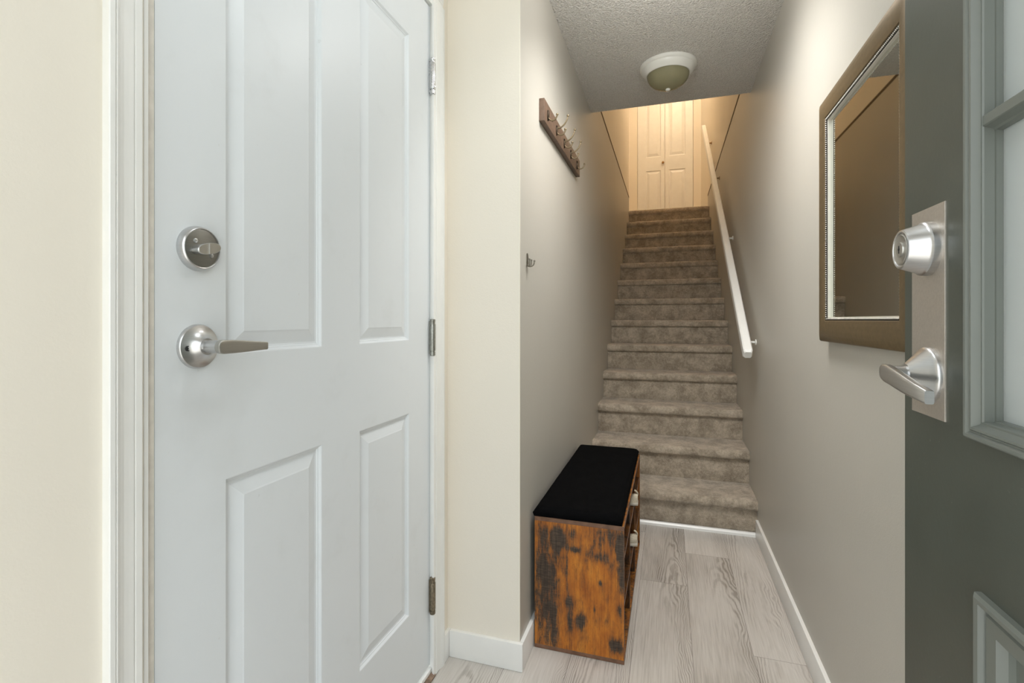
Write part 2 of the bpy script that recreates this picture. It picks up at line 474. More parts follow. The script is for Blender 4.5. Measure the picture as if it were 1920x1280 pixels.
# ---------------------------------------------------------------- setting
# floor: laminate planks, one plank = one island with its own tone
def build_floor():
    bm = BM(); uvl = bm.loops.layers.uv.new('plank'); col = bm.faces.layers.float.new('tone_f')
    w, L, g = 0.1888, 1.22, 0.0012
    joint = {-1: 2.155, 0: 2.46, 1: 1.772}
    rows = []
    k0 = -5
    for k in range(-5, 3):
        xa = 0.0735 + (k) * w; xb = xa + w
        j = joint.get(k, 1.9 + 0.37 * ((k * 3) % 4))
        y = j
        while y > -0.6: y -= L
        while y < 2.9:
            a, b_, c, d = max(xa, -0.98) + g / 2, min(xb, UR + 0.02) - g / 2, max(y, -0.32) + g / 2, min(y + L, 2.79) - g / 2
            if b_ > a and d > c:
                f = bm.faces.new([bm.verts.new(p) for p in ((a, c, 0), (b_, c, 0), (b_, d, 0), (a, d, 0))])
                t = random.random(); f[col] = t
                for lp in f.loops: lp[uvl].uv = (lp.vert.co.x - xa, lp.vert.co.y - y + 0.3 * k)
            y += L
    box(bm, -0.98, UR + 0.02, -0.32, 2.79, -0.06, -0.0006, mi=1)
    me = bpy.data.meshes.new('floor')
    tones = [f[col] for f in bm.faces]
    bm.to_mesh(me); bm.free()
    at = me.attributes.new('tone', 'FLOAT', 'FACE'); at.data.foreach_set('value', tones)
    me.materials.append(M['floor']); me.materials.append(M['floor_gap'])
    o = bpy.data.objects.new('floor', me); COL.objects.link(o); WL['floor'] = (0, 0, 0)
    tag(o, 'grey oak laminate plank floor of the entry hall', 'floor', None, 'structure')
build_floor()

T_ = 0.10
bm = boxes((UW - T_, UW, VF - 0.12, 0.4985, 0, HC + 0.01), (UW - T_, UW, 1.397, VR + 0.001, 0, HC + 0.01), (UW - T_, UW, 0.4985, 1.397, 2.078, HC + 0.01))
struct('wall_left', bm, M['cream'], 'cream painted wall around the white panel door', 'wall')
bm = boxes((UW - T_, UL - T_, VR, VR + 0.10, 0, HC + 0.01), (UL - T_, UL, VR, VR + 0.004, 0, HC + 0.01))
struct('wall_return', bm, M['cream'], 'narrow cream return wall right of the white door', 'wall')
bm = boxes((UL - T_, UL, VR + 0.004, 5.92, 0, HG - 0.009))
struct('wall_hall_left', bm, M['greige'], 'greige hall wall behind the bench and coat rack', 'wall')
bm = boxes((UR, UR + T_, VF - 0.12, 6.10, 0, HG - 0.009))
struct('wall_right', bm, M['greige'], 'greige hall wall carrying mirror and handrail', 'wall')
bm = boxes((UL - T_ - 0.012, UL, 2.9, 5.92, HG + 0.0085, ZT))
struct('wall_upper_left', bm, M['cream'], 'cream upper stairwell wall on the left above dark strip', 'wall')
bm = boxes((UR, UR + T_ + 0.012, 2.9, VC + 0.1, HG + 0.0085, ZT), (UR, UR + T_, 6.10, VC + 0.1, ZL - 0.2, HG + 0.0085))
struct('wall_upper_right', bm, M['cream'], 'cream upper stairwell wall on the right above handrail', 'wall')
bm = boxes((UL - 0.06, UL + 0.0015, 2.9, 5.9195, HG - 0.0095, HG + 0.009))  # slightly proud strip; the gap's shade is put into its colour
struct('trim_1', bm, M['gap_shade'], 'dark strip painted as the shade of a gap along the left stairwell wall', 'trim')
bm = boxes((UR - 0.0015, UR + 0.06, 2.9, 6.0995, HG - 0.0095, HG + 0.009))
struct('trim_2', bm, M['gap_shade'], 'dark strip painted as the shade of a gap along the right stairwell wall', 'trim')
# closet wall with the opening filled by the folding doors
cu0, cu1, cz1 = -0.4275, 0.322, ZL + 2.03
bm = boxes((-1.8, cu0 - 0.004, VC, VC + 0.1, ZL, ZT), (cu1 + 0.004, UR + 0.2, VC, VC + 0.1, ZL, ZT), (cu0 - 0.004, cu1 + 0.004, VC, VC + 0.1, cz1 + 0.004, ZT), (-1.8, UR + 0.2, VC + 0.1, VC + 0.14, ZL - 0.2, ZT))
struct('wall_back', bm, M['cream'], 'cream wall around the closet doors at the stair top', 'wall')
bm = boxes((-1.9, -1.8, 5.8, VC + 0.1, ZL, ZT), (-1.8, UL - T_ - 0.012, 5.82, 5.92, ZL, ZT))
struct('wall_landing', bm, M['cream'], 'cream landing wall to the left at the stair top', 'wall')
bm = boxes((UL - T_, UR + T_, VB - 0.12, VB - 0.0005, HC + 0.12, ZT))
struct('wall_upper_front', bm, M['cream'], 'cream stairwell wall above the low hall ceiling', 'wall')
bm = boxes((UW - T_, UR + 0.002, VF - 0.12, VB, HC, HC + 0.12))
struct('ceiling', bm, M['ceiling'], 'textured popcorn ceiling over the entry hall', 'ceiling')
bm = boxes((-1.9, UR + 0.2, 2.8, VC + 0.1, ZT, ZT + 0.08))
struct('ceiling_upper', bm, M['cream'], 'upper ceiling above the stair landing', 'ceiling')
bm = boxes((-1.9, UR + 0.2, VL + 0.012, VC + 0.1, ZL - 0.16, ZL - 0.001))
struct('floor_landing', bm, M['carpet'], 'carpeted landing floor at the stair top', 'floor')
# front wall with the open doorway behind the camera
DJ0, DJ1 = -0.575, 0.348
bm = boxes((UW - T_, DJ0, VF - 0.12, VF, 0, HC), (DJ1, UR + T_, VF - 0.12, VF, 0, HC), (DJ0, DJ1, VF - 0.12, VF, 2.06, HC))
struct('wall_front', bm, M['cream'], 'cream front wall around the open entrance doorway', 'wall')
bm = boxes((-6, 6, -8, VF - 0.12, -0.12, -0.03))
struct('ground', bm, M['concrete'], 'concrete porch ground outside the entrance', 'ground')

# baseboards: flat board with eased top
def baseboard(name, x0, x1, y0, y1, h, label):
    bm = BM(); box(bm, x0, x1, y0, y1, 0, h, bev=0.003)
    struct(name, bm, M['trim_white'], label, 'baseboard', smooth=40)
BT = 0.012
baseboard('baseboard_right', UR - BT, UR + 0.002, VF, V0 - 0.022, 0.090, 'white baseboard along the right hall wall under the mirror')
baseboard('baseboard_hall_left', UL - 0.002, UL + BT, VR + 0.002, V0 - 0.022, 0.086, 'white baseboard on the left hall wall behind the bench')
baseboard('baseboard_return', UW + BT, UL + BT, VR - BT, VR + 0.002, 0.086, 'white baseboard across the cream return wall')
baseboard('baseboard_door', UW - 0.002, UW + BT, 1.4375, VR + 0.002, 0.086, 'short white baseboard piece between door casing and return wall')
baseboard('baseboard_left', UW - 0.002, UW + BT, VF, 0.446, 0.086, 'white baseboard left of the white door')
bm = BM()
loft(bm, [[(x, V0 - 0.024, 0.0), (x, V0 - 0.024, 0.012), (x, V0 - 0.018, 0.019), (x, V0 - 0.004, 0.019), (x, V0 - 0.004, 0.0)] for x in (UL + 0.001, UR - 0.001)])
struct('trim_3', bm, M['trim_white'], 'thin white strip along the foot of the carpeted stairs', 'trim')

# ---------------------------------------------------------------- stairs
st = thing('staircase', (0, V0, 0), 'straight flight of taupe carpeted stairs rising to the closet doors', 'staircase')
def step_bm(k):
    bm = BM(); vk = V0 + (k - 1) * RUN; z0 = (k - 1) * RISE; r = RISE
    last = k == NST
    end = vk + (0.14 if last else RUN + 0.012)
    pr = [(vk + 0.006, z0 - 0.015 * (k > 1)), (vk, z0 + 0.006), (vk - 0.001, z0 + r * 0.35), (vk, z0 + r - 0.058), (vk - 0.001, z0 + r - 0.052), (vk - 0.004, z0 + r - 0.0495),
          (vk - 0.014, z0 + r - 0.050), (vk - 0.021, z0 + r - 0.046), (vk - 0.0245, z0 + r - 0.036), (vk - 0.0245, z0 + r - 0.022), (vk - 0.022, z0 + r - 0.010), (vk - 0.015, z0 + r - 0.003),
          (vk - 0.003, z0 + r), (vk + 0.03, z0 + r + 0.0005), (vk + RUN * 0.4, z0 + r), (vk + RUN * 0.7, z0 + r), (vk + RUN * 0.93, z0 + r), (end, z0 + r)]
    if last: pr = pr[:14] + [(end, z0 + r)]
    n = 36; rows = []
    for i in range(n + 1):
        x = UL + 0.0005 + (UR - UL - 0.001) * i / n; row = []
        for j, (y, z) in enumerate(pr):
            d = mnoise.noise(Vector((x * 9, y * 9, z * 9 + k * 3))) * 0.0018 + mnoise.noise(Vector((x * 40, y * 40, z * 40))) * 0.0007
            row.append(bm.verts.new((x, y + (d if j > 0 else 0), z + (d if 0 < j < len(pr) - 1 else 0))))
        rows.append(row)
    for a, b in zip(rows, rows[1:]):
        for j in range(len(pr) - 1): bm.faces.new((a[j], b[j], b[j + 1], a[j + 1]))
    # solid underside so each step is a body
    ends = []
    for row in (rows[0], rows[-1]):
        c = bm.verts.new((row[0].co.x, end, z0 + 0.001)); ends.append((row, c))
        bm.faces.new(row + [c])
    (ra, ca), (rb, cb) = ends
    bm.faces.new([r[0] for r in rows] + [cb, ca]); bm.faces.new([r[-1] for r in rows] + [cb, ca])
    bmesh.ops.recalc_face_normals(bm, faces=bm.faces)
    return bm
for k in range(1, NST + 1):
    obj('step', step_bm(k), M['carpet'], st, smooth=80)

# ---------------------------------------------------------------- white panel door (door_1)
D0, D1, DZ0, DZ1 = 0.5215, 1.377, 0.033, 2.050
UD = -0.700
T1 = lambda x, y, z: Vector((UD + y, D0 + x, z))
PAN = [(0.6405 - D0, 0.254, 0.8798 - D0, 0.827), (1.0135 - D0, 0.254, 1.2495 - D0, 0.827), (0.6405 - D0, 1.033, 0.8798 - D0, 1.898), (1.0135 - D0, 1.033, 1.2495 - D0, 1.898)]
PPROF = [(0, 0), (0.0015, -0.0005), (0.0055, -0.0050), (0.0075, -0.0055), (0.0090, -0.0075), (0.0125, -0.0082), (0.0150, -0.0078), (0.036, -0.0022), (0.0385, -0.0012), (0.040, -0.0012)]
def white_leaf():
    bm = BM()
    fs = door_face(bm, T1, D1 - D0, DZ1, PAN, z0=DZ0)
    for p in PAN: fs += nested(bm, T1, p, PPROF)
    orient(bm, fs, (1, 0, 0))
    slab_back(bm, T1, D1 - D0, DZ1, 0.044, z0=DZ0)
    return bm
door1 = struct('door_1', white_leaf(), M['door_white'], 'white four-panel door with satin lever and deadbolt', 'door')

VH, ZH, ZD = 0.5885, 1.0492, 1.2010
# lever set
dh = obj('door_handle', lathe(BM(), [(0.0, 0.0), (0.0345, 0.0), (0.0345, 0.0025), (0.0335, 0.0045), (0.0325, 0.006), (0.0250, 0.0085), (0.0185, 0.013), (0.0145, 0.018), (0.0128, 0.021), (0.0, 0.021)], (UD, VH, ZH), (1, 0, 0), 64), M['nickel'], door1, smooth=35)
bm = BM(); lathe(bm, [(0.0, 0.019), (0.0100, 0.019), (0.0100, 0.048), (0.0, 0.048)], (UD, VH, ZH), (1, 0, 0), 40)
obj('lever_neck', bm, M['nickel'], dh, smooth=35)
def arm_secs(base, du, pts, rnd=6):
    """lever arm: pts = [(along, up, halfheight, depth centre, half thickness)], base = hub axis point, du = outwards dir, along dir sign given in pts"""
    secs = []
    for (a, up, hh, dc, ht) in pts:
        s = []
        for k in range(16):
            t = 2 * PI * (k + 0.5) / 16; cx, cy = math.cos(t), math.sin(t)
            e = 0.35
            px = math.copysign(abs(cx) ** e, cx) * ht; py = math.copysign(abs(cy) ** e, cy) * hh
            s.append(Vector((base[0] + du * (dc + px), base[1] + a, base[2] + up + py)))
        secs.append(s)
    return secs
pts = [(-0.0122, 0.0, 0.0028, 0.0530, 0.0045), (-0.0113, 0.0, 0.0060, 0.0530, 0.0050), (-0.0090, 0.0, 0.0088, 0.0528, 0.0052), (-0.005, 0.0, 0.0106, 0.0525, 0.0053), (0.0, 0.0, 0.0110, 0.0522, 0.0053), (0.02, -0.0004, 0.0106, 0.0512, 0.0046),
       (0.05, -0.0012, 0.0088, 0.0505, 0.0038), (0.073, -0.0018, 0.0072, 0.0510, 0.0034), (0.0855, -0.0022, 0.0064, 0.0515, 0.0033), (0.0865, -0.0022, 0.0060, 0.0515, 0.0030)]
bm = BM(); loft(bm, arm_secs((UD, VH, ZH), 1, pts))
obj('lever', bm, M['nickel_dark'], dh, smooth=40)
bm = BM(); lathe(bm, [(0.0, 0.0), (0.0042, 0.0), (0.0042, 0.0018), (0.0028, 0.0018), (0.0024, 0.0008), (0.0, 0.0024)], (UD + 0.0085, VH - 0.0235, ZH - 0.002), (1, 0, 0), 20)
obj('lock_pin', bm, M['keyhole'], dh, smooth=40)
# deadbolt with thumb turn
db = obj('deadbolt', lathe(BM(), [(0.0, 0.0), (0.0348, 0.0), (0.0348, 0.0035), (0.0343, 0.0060), (0.0330, 0.0095), (0.0318, 0.0115), (0.0306, 0.0122), (0.0298, 0.0118), (0.0294, 0.0108), (0.0, 0.0106)], (UD, VH, ZD), (1, 0, 0), 64), M['nickel'], door1, smooth=35)
obj('lock_face', lathe(BM(), [(0.0, 0.0098), (0.0290, 0.0098), (0.0290, 0.0110), (0.0280, 0.0114), (0.0, 0.0112)], (UD, VH, ZD), (1, 0, 0), 64), M['nickel_face'], db, smooth=35)
def turn_bm():
    bm = BM(); secs = []
    ang = math.radians(14); ca, sa = math.cos(ang), math.sin(ang)
    for dep, sc in ((0.010, 0.90), (0.0235, 1.0), (0.0255, 0.985), (0.0265, 0.93)):
        s = []
        for k in range(32):
            t = 2 * PI * k / 32
            a = 0.0210 * sc * math.copysign(abs(math.cos(t)) ** 0.85, math.cos(t)); b = 0.0086 * sc * math.copysign(abs(math.sin(t)) ** 0.9, math.sin(t))
            s.append(Vector((UD + dep, VH + a * ca - b * sa, ZD - 0.001 + a * sa + b * ca)))
        secs.append(s)
    loft(bm, secs)
    bm.faces.ensure_lookup_table()
    bm.faces[-1].material_index = 1
    return bm
obj('thumb_turn', turn_bm(), [M['nickel'], M['nickel_dark']], db, smooth=30)
bm = BM(); loft(bm, [[(UD + d, VH - 0.0012 + yy, ZD - 0.0010 + zz) for yy, zz in ((-0.0007, -0.0085), (0.0007, -0.0085), (0.0007, 0.0085), (-0.0007, 0.0085))] for d in (0.0258, 0.0274)])
obj('turn_rib', bm, M['nickel'], db)
bm = BM()
for dy, dz in ((-0.0125, 0.0105), (0.0150, -0.0095)):
    lathe(bm, [(0.0034, 0.0), (0.0034, 0.0014), (0.0020, 0.0022), (0.0, 0.0024)], (UD + 0.0112, VH + dy, ZD + dz), (1, 0, 0), 18)
obj('lock_screw', bm, M['nickel'], db, smooth=40)
# spring hinges
def hinge(zc, mats, label):
    y, u = 1.3745, -0.6895
    bm = BM(); h = 0.056
    box(bm, u - 0.010, u - 0.0065, y - 0.0055, y + 0.0005, zc - 0.050, zc + 0.050, bev=0.0008)
    o = obj('hinge', bm, mats, door1, smooth=40); o['label'] = label
    bm = BM(); lathe(bm, [(0.0, -0.041), (0.0086, -0.041), (0.0092, -0.039), (0.0092, 0.039), (0.0086, 0.041), (0.0, 0.041)], (u, y, zc), (0, 0, 1), 28)
    lathe(bm, [(0.0, -0.0008), (0.0016, -0.0008), (0.0016, 0.0008), (0.0, 0.0008)], (u + 0.0085, y - 0.0035, zc - 0.033), (1, -0.4, 0), 12)
    obj('barrel', bm, mats, o, smooth=35)
    bm = BM(); lathe(bm, [(0.0, 0.0415), (0.0080, 0.0415), (0.0080, 0.048), (0.0086, 0.049), (0.0084, 0.055), (0.0060, h), (0.0, h)], (u, y, zc), (0, 0, 1), 28)
    obj('cap', bm, mats, o, smooth=35)
    bm = BM(); lathe(bm, [(0.0, -0.0418), (0.0072, -0.0418), (0.0072, -0.044), (0.0086, -0.0445), (0.0086, -0.054), (0.0070, -h), (0.0, -h)], (u, y, zc), (0, 0, 1), 28)
    obj('cap', bm, mats, o, smooth=35)
hinge(1.8357, M['steel'], 'bright steel spring hinge')
hinge(1.0373, M['steel_dull'], 'dull grey spring hinge')
hinge(0.2472, M['steel_rust'], 'rusty brown spring hinge')

# casing and jamb of the white door
def casing_prof(w, t):
    """(across, height) from the inner edge outwards; flat, bead groove, hollow, groove, outer band"""
    return [(0, -0.001), (0, t * 0.42), (0.001, t * 0.48), (w * 0.20, t * 0.50), (w * 0.22, t * 0.40), (w * 0.245, t * 0.40), (w * 0.27, t * 0.56), (w * 0.42, t * 0.60), (w * 0.56, t * 0.66), (w * 0.68, t * 0.80), (w * 0.76, t * 0.95),
            (w * 0.785, t * 0.98), (w * 0.80, t * 0.82), (w * 0.825, t * 0.82), (w * 0.84, t * 1.0), (w * 0.97, t * 1.0), (w, t * 0.9), (w, -0.001)]
def casing_bm():
    bm = BM(); tc = 0.0125
    li, lo, ri, ro, top = 0.4935, 0.4465, 1.3725, 1.4372, 2.072
    pl = casing_prof(li - lo, tc)
    loft(bm, [[(UW + h, li - a, z) for a, h in pl] for z in (0.0, top)])
    pr_ = casing_prof(ro - ri, tc)
    loft(bm, [[(UW + h, ri + a, z) for a, h in pr_] for z in (0.0, top)])
    ph = casing_prof(0.06, tc)
    loft(bm, [[(UW + h, y, top + a) for a, h in ph] for y in (lo, ro)])
    return bm
tr = struct('trim_4', casing_bm(), M['trim_white'], 'white moulded casing around the four-panel door', 'trim')
bm = boxes((UW - 0.099, UW - 0.0005, 0.4995, 0.5055, 0.0, 2.078), (UW - 0.099, UW - 0.0005, 1.3810, 1.3960, 0.0, 2.078), (UW - 0.099, UW - 0.0005, 0.517, 1.381, 2.056, 2.078))
obj('jamb', bm, M['trim_white'], tr)
bm = BM(); box(bm, UW - 0.022, UW - 0.0012, 0.5057, 0.5068, 1.018, 1.080, bev=0.0003)
obj('strike_plate', bm, M['nickel'], tr)
bm = BM(); box(bm, UW - 0.05, UW - 0.0095, 0.5085, 0.5202, 0.0, 2.05)
obj('weather_strip', bm, plain('grubby_weather_strip', (0.74, 0.70, 0.64), 0.7, var=0.08, vscale=50), tr)
# sill under the white door
bm = BM(); loft(bm, [[(UW - 0.09, y, 0.001), (UW + 0.008, y, 0.001), (UW + 0.008, y, 0.005), (UW + 0.002, y, 0.010), (UW - 0.09, y, 0.011)] for y in (0.508, 1.380)])
sl = struct('trim_5', bm, M['sill'], 'worn brown wooden sill under the white door', 'trim')
bm = BM(); box(bm, UW - 0.060, UW - 0.004, 0.509, 1.379, 0.0112, 0.0235, bev=0.002)
obj('metal_strip', bm, M['trim_white'], sl)

# ---------------------------------------------------------------- open entrance door (door_2), hinged behind the camera
UF, F_V, FT = 0.297, 0.780, 0.0445
FW, FH = 0.914, 2.045
T2 = lambda x, y, z: Vector((UF - y, F_V - x, z))
WIN = (0.1535, 0.9695, FW - 0.1535, 1.922)
LPN = [(0.1675, 0.20, 0.43, 0.8195), (FW - 0.43, 0.20, FW - 0.1675, 0.8195)]
def entrance_leaf():
    bm = BM()
    fs = door_face(bm, T2, FW, FH, [WIN] + LPN, z0=0.012)
    orient(bm, fs, (-1, 0, 0))
    # edges all round and back ring around the window
    c = [(0, 0.012), (FW, 0.012), (FW, FH), (0, FH)]
    A = [bm.verts.new(T2(x, 0, z)) for x, z in c]; B = [bm.verts.new(T2(x, -FT, z)) for x, z in c]
    for k in range(4): bm.faces.new((A[k], A[(k + 1) % 4], B[(k + 1) % 4], B[k]))
    Tb = lambda x, y, z: T2(x, y - FT, z)
    fb = door_face(bm, Tb, FW, FH, [WIN], z0=0.012); orient(bm, fb, (1, 0, 0))
    fr = nested(bm, T2, WIN, [(0, -FT), (0, 0)], fill=False)
    return bm
door2 = struct('door_2', entrance_leaf(), M['green'], 'dark green entrance door standing open along the right wall', 'door')
MPROF = [(-0.0005, -0.002), (0.0, 0.004), (0.001, 0.0075), (0.003, 0.0098), (0.006, 0.0095), (0.0080, 0.0068), (0.0095, 0.0066), (0.0112, 0.0086), (0.0135, 0.0084), (0.0155, 0.0045), (0.0175, 0.002), (0.0192, 0.002),
         (0.0200, 0.0005), (0.0203, -0.0060), (0.0206, -0.0075), (0.0222, -0.0080), (0.0226, -0.0120), (0.0226, -0.0200)]
bm = BM(); fs = nested(bm, T2, WIN, MPROF, fill=False); orient(bm, fs, (-1, 0, 0))
wf = obj('window_moulding', bm, M['green_trim'], door2, smooth=25)
bm = BM(); g = 0.0222
box(bm, UF + 0.0135, UF + 0.0175, F_V - (WIN[2] - g), F_V - (WIN[0] + g), WIN[1] + g, WIN[3] - g)
obj('pane', bm, M['frost'], door2)
def muntins():
    bm = BM(); x0, z0, x1, z1 = WIN[0] + g, WIN[1] + g, WIN[2] - g, WIN[3] - g
    for zc in (1.2862, 1.604):
        sec = [(-0.0115, -0.0130), (-0.0100, -0.0075), (-0.0080, -0.0060), (-0.0055, 0.0010), (-0.0045, 0.0020), (0.0045, 0.0020), (0.0055, 0.0010), (0.0080, -0.0060), (0.0100, -0.0075), (0.0115, -0.0130)]
        loft(bm, [[T2(x, h, zc + dz) for dz, h in sec] for x in (x0 - 0.002, x1 + 0.002)])
    for k in (1, 2):
        xc = x0 + (x1 - x0) * k / 3
        sec = [(-0.0115, -0.0130), (-0.0080, -0.0060), (-0.0050, 0.0012), (0.0050, 0.0012), (0.0080, -0.0060), (0.0115, -0.0130)]
        loft(bm, [[T2(xc + dx, h, z) for dx, h in sec] for z in (z0 - 0.002, z1 + 0.002)])
    return bm
obj('muntin', muntins(), M['green_trim'], door2)
LPROF = [(0, 0.0), (0.0005, 0.006), (0.004, 0.0085), (0.009, 0.0075), (0.0115, 0.001), (0.0135, 0.0008), (0.016, 0.004), (0.030, 0.0035), (0.034, -0.004), (0.040, -0.0065), (0.075, 0.0015), (0.079, 0.002)]
for p in LPN:
    bm = BM(); fs = nested(bm, T2, p, LPROF); orient(bm, fs, (-1, 0, 0))
    obj('raised_panel', bm, M['green_trim'], door2, smooth=20)
# lock set on the entrance door
bm = BM(); box(bm, UF - 0.0016, UF + 0.0005, 0.6775, 0.7565, 0.9755, 1.2240, bev=0.0005)
obj('lock_plate', bm, M['plate_metal'], door2)['label'] = 'tall brushed metal plate'
VK, ZK1, ZK2 = 0.7135, 1.1750, 1.0245
d2 = obj('deadbolt', lathe(BM(), [(0.0, 0.0), (0.0322, 0.0), (0.0322, 0.004), (0.0318, 0.0075), (0.0300, 0.0088), (0.0292, 0.0102), (0.0240, 0.0262), (0.0232, 0.0282), (0.0218, 0.0290), (0.0202, 0.0287), (0.0196, 0.0273), (0.0, 0.0271)], (UF - 0.0016, VK, ZK1), (-1, 0, 0), 64), M['nickel'], door2, smooth=35)
bm = BM(); lathe(bm, [(0.0, 0.0265), (0.0184, 0.0265), (0.0184, 0.0283), (0.0175, 0.0290), (0.0155, 0.0283), (0.0090, 0.0281), (0.0086, 0.0297), (0.0, 0.0299)], (UF - 0.0016, VK, ZK1), (-1, 0, 0), 48)
obj('lock_face', bm, M['nickel_dark'], d2, smooth=35)
bm = BM(); box(bm, UF - 0.0016 - 0.0304, UF - 0.0016 - 0.0296, VK - 0.0008, VK + 0.0008, ZK1 - 0.0046, ZK1 + 0.0046); box(bm, UF - 0.0016 - 0.0304, UF - 0.0016 - 0.0296, VK - 0.0018, VK + 0.0018, ZK1 - 0.001, ZK1 + 0.0016)
obj('keyhole', bm, M['keyhole'], d2)
d3 = obj('door_handle', lathe(BM(), [(0.0, 0.0), (0.0335, 0.0), (0.0335, 0.0030), (0.0325, 0.0050), (0.0305, 0.0065), (0.0235, 0.0130), (0.0165, 0.0200), (0.0130, 0.0235), (0.0, 0.0235)], (UF - 0.0016, VK, ZK2), (-1, 0, 0), 64), M['nickel'], door2, smooth=35)
bm = BM(); lathe(bm, [(0.0, 0.022), (0.0102, 0.022), (0.0102, 0.040), (0.0, 0.040)], (UF - 0.0016, VK, ZK2), (-1, 0, 0), 40)
obj('lever_neck', bm, M['nickel'], d3, smooth=35)
pts = [(0.0118, 0.0020, 0.0030, 0.0425, 0.0035), (0.0105, 0.0020, 0.0066, 0.0423, 0.0042), (0.007, 0.0018, 0.0092, 0.0420, 0.0045), (0.0, 0.001, 0.0108, 0.0415, 0.0050), (-0.02, -0.0016, 0.0104, 0.0420, 0.0050),
       (-0.05, -0.0064, 0.0098, 0.0425, 0.0048), (-0.075, -0.0106, 0.0084, 0.0415, 0.0046), (-0.0980, -0.0138, 0.0074, 0.0405, 0.0046), (-0.0995, -0.0140, 0.0069, 0.0405, 0.0042)]
bm = BM(); loft(bm, arm_secs((UF - 0.0016, VK, ZK2), -1, pts))
obj('lever', bm, M['nickel'], d3, smooth=40)

# ---------------------------------------------------------------- closet folding doors (door_3)
d = thing('door_3', ((cu0 + cu1) / 2, VC, ZL), 'white folding closet doors with four panels at the stair top', 'door', None, 'structure')
us = -0.0518
def closet_leaf(a, b, pa, pb):
    T3 = lambda x, y, z: Vector((a + x, VC + 0.012 - y, z))
    W = b - a; hs = [(pa - a, 3.412, pb - a, ZL + 1.93), (pa - a, ZL + 0.18, pb - a, 3.218)]
    bm = BM(); fs = door_face(bm, T3, W, cz1, hs, z0=ZL + 0.012)
    pr = [(0, 0), (0.004, -0.008), (0.012, -0.011), (0.014, -0.011), (0.044, -0.001), (0.046, 0.0)]
    for p in hs: fs += nested(bm, T3, p, pr)
    orient(bm, fs, (0, -1, 0)); slab_back(bm, T3, W, cz1, 0.032, z0=ZL + 0.012)
    return bm
l1 = obj('door_leaf', closet_leaf(cu0, us - 0.002, -0.3127, -0.1081), M['trim_white'], d)
l2 = obj('door_leaf', closet_leaf(us + 0.002, cu1, 0.0, 0.2203), M['trim_white'], d)
bm = BM(); lathe(bm, [(0.0, 0.0), (0.010, 0.0), (0.008, 0.012), (0.016, 0.020), (0.017, 0.028), (0.011, 0.034), (0.0, 0.035)], (-0.0792, VC + 0.012, 3.318), (0, -1, 0), 24)
obj('knob', bm, M['knob_brass'], l1, smooth=40)

# ---------------------------------------------------------------- handrail
hr = thing('handrail', (0.365, 2.62, 0.0), 'long white wooden handrail sloping up the right stair wall', 'handrail')
PA, PB = Vector((0.365, 2.635, 0.925)), Vector((0.365, 5.845, 3.215))
dr = (PB - PA).normalized(); nr = Vector((0, -dr.z, dr.y))
def rail_bm():
    bm = BM(); hw, hh, c = 0.021, 0.024, 0.005
    def sec(p, k=1.0):
        w, h, cc = hw * k, hh * k, c
        o = [(-w, -h + cc), (-w + cc, -h), (w - cc, -h), (w, -h + cc), (w, h - cc), (w - cc, h), (-w + cc, h), (-w, h - cc)]
        return [p + Vector((1, 0, 0)) * a + nr * b for a, b in o]
    loft(bm, [sec(PA - dr * 0.006, 0.74), sec(PA + dr * 0.008), sec(PB - dr * 0.008), sec(PB + dr * 0.004, 0.8)])
    return bm
obj('rail', rail_bm(), M['trim_white'], hr)
def bracket(yb, mat):
    t = (yb - PA.y) / (PB.y - PA.y); p = PA.lerp(PB, t); zb = p.z - 0.024 / dr.y + 0.002
    bm = BM()
    lathe(bm, [(0.0, -0.001), (0.016, -0.001), (0.015, 0.004), (0.006, 0.006), (0.0, 0.006)], (UR, yb, zb - 0.040), (-1, 0, 0), 20)
    o = obj('bracket', bm, mat, hr, smooth=40)
    bm = BM(); path = spline([(UR - 0.004, yb, zb - 0.040), (UR - 0.030, yb, zb - 0.038), (0.372, yb, zb - 0.024), (0.366, yb, zb - 0.004)], 6)
    tube(bm, path, [0.0065] * (len(path) - 3) + [0.006, 0.0055, 0.0055], 10)
    obj('arm', bm, mat, o, smooth=50)
    bm = BM(); s = 0.020
    loft(bm, [[(0.366 + a, yb + dd * dr.y, zb - 0.005 + dd * dr.z + e) for a, e in ((-0.012, 0), (0.012, 0), (0.012, 0.004), (-0.012, 0.004))] for dd in (-s, s)])
    obj('saddle', bm, mat, o)
bracket(2.801, M['fixture_white']); bracket(3.761, M['fixture_white']); bracket(4.713, M['hook_metal']); bracket(5.541, M['knob_brass'])

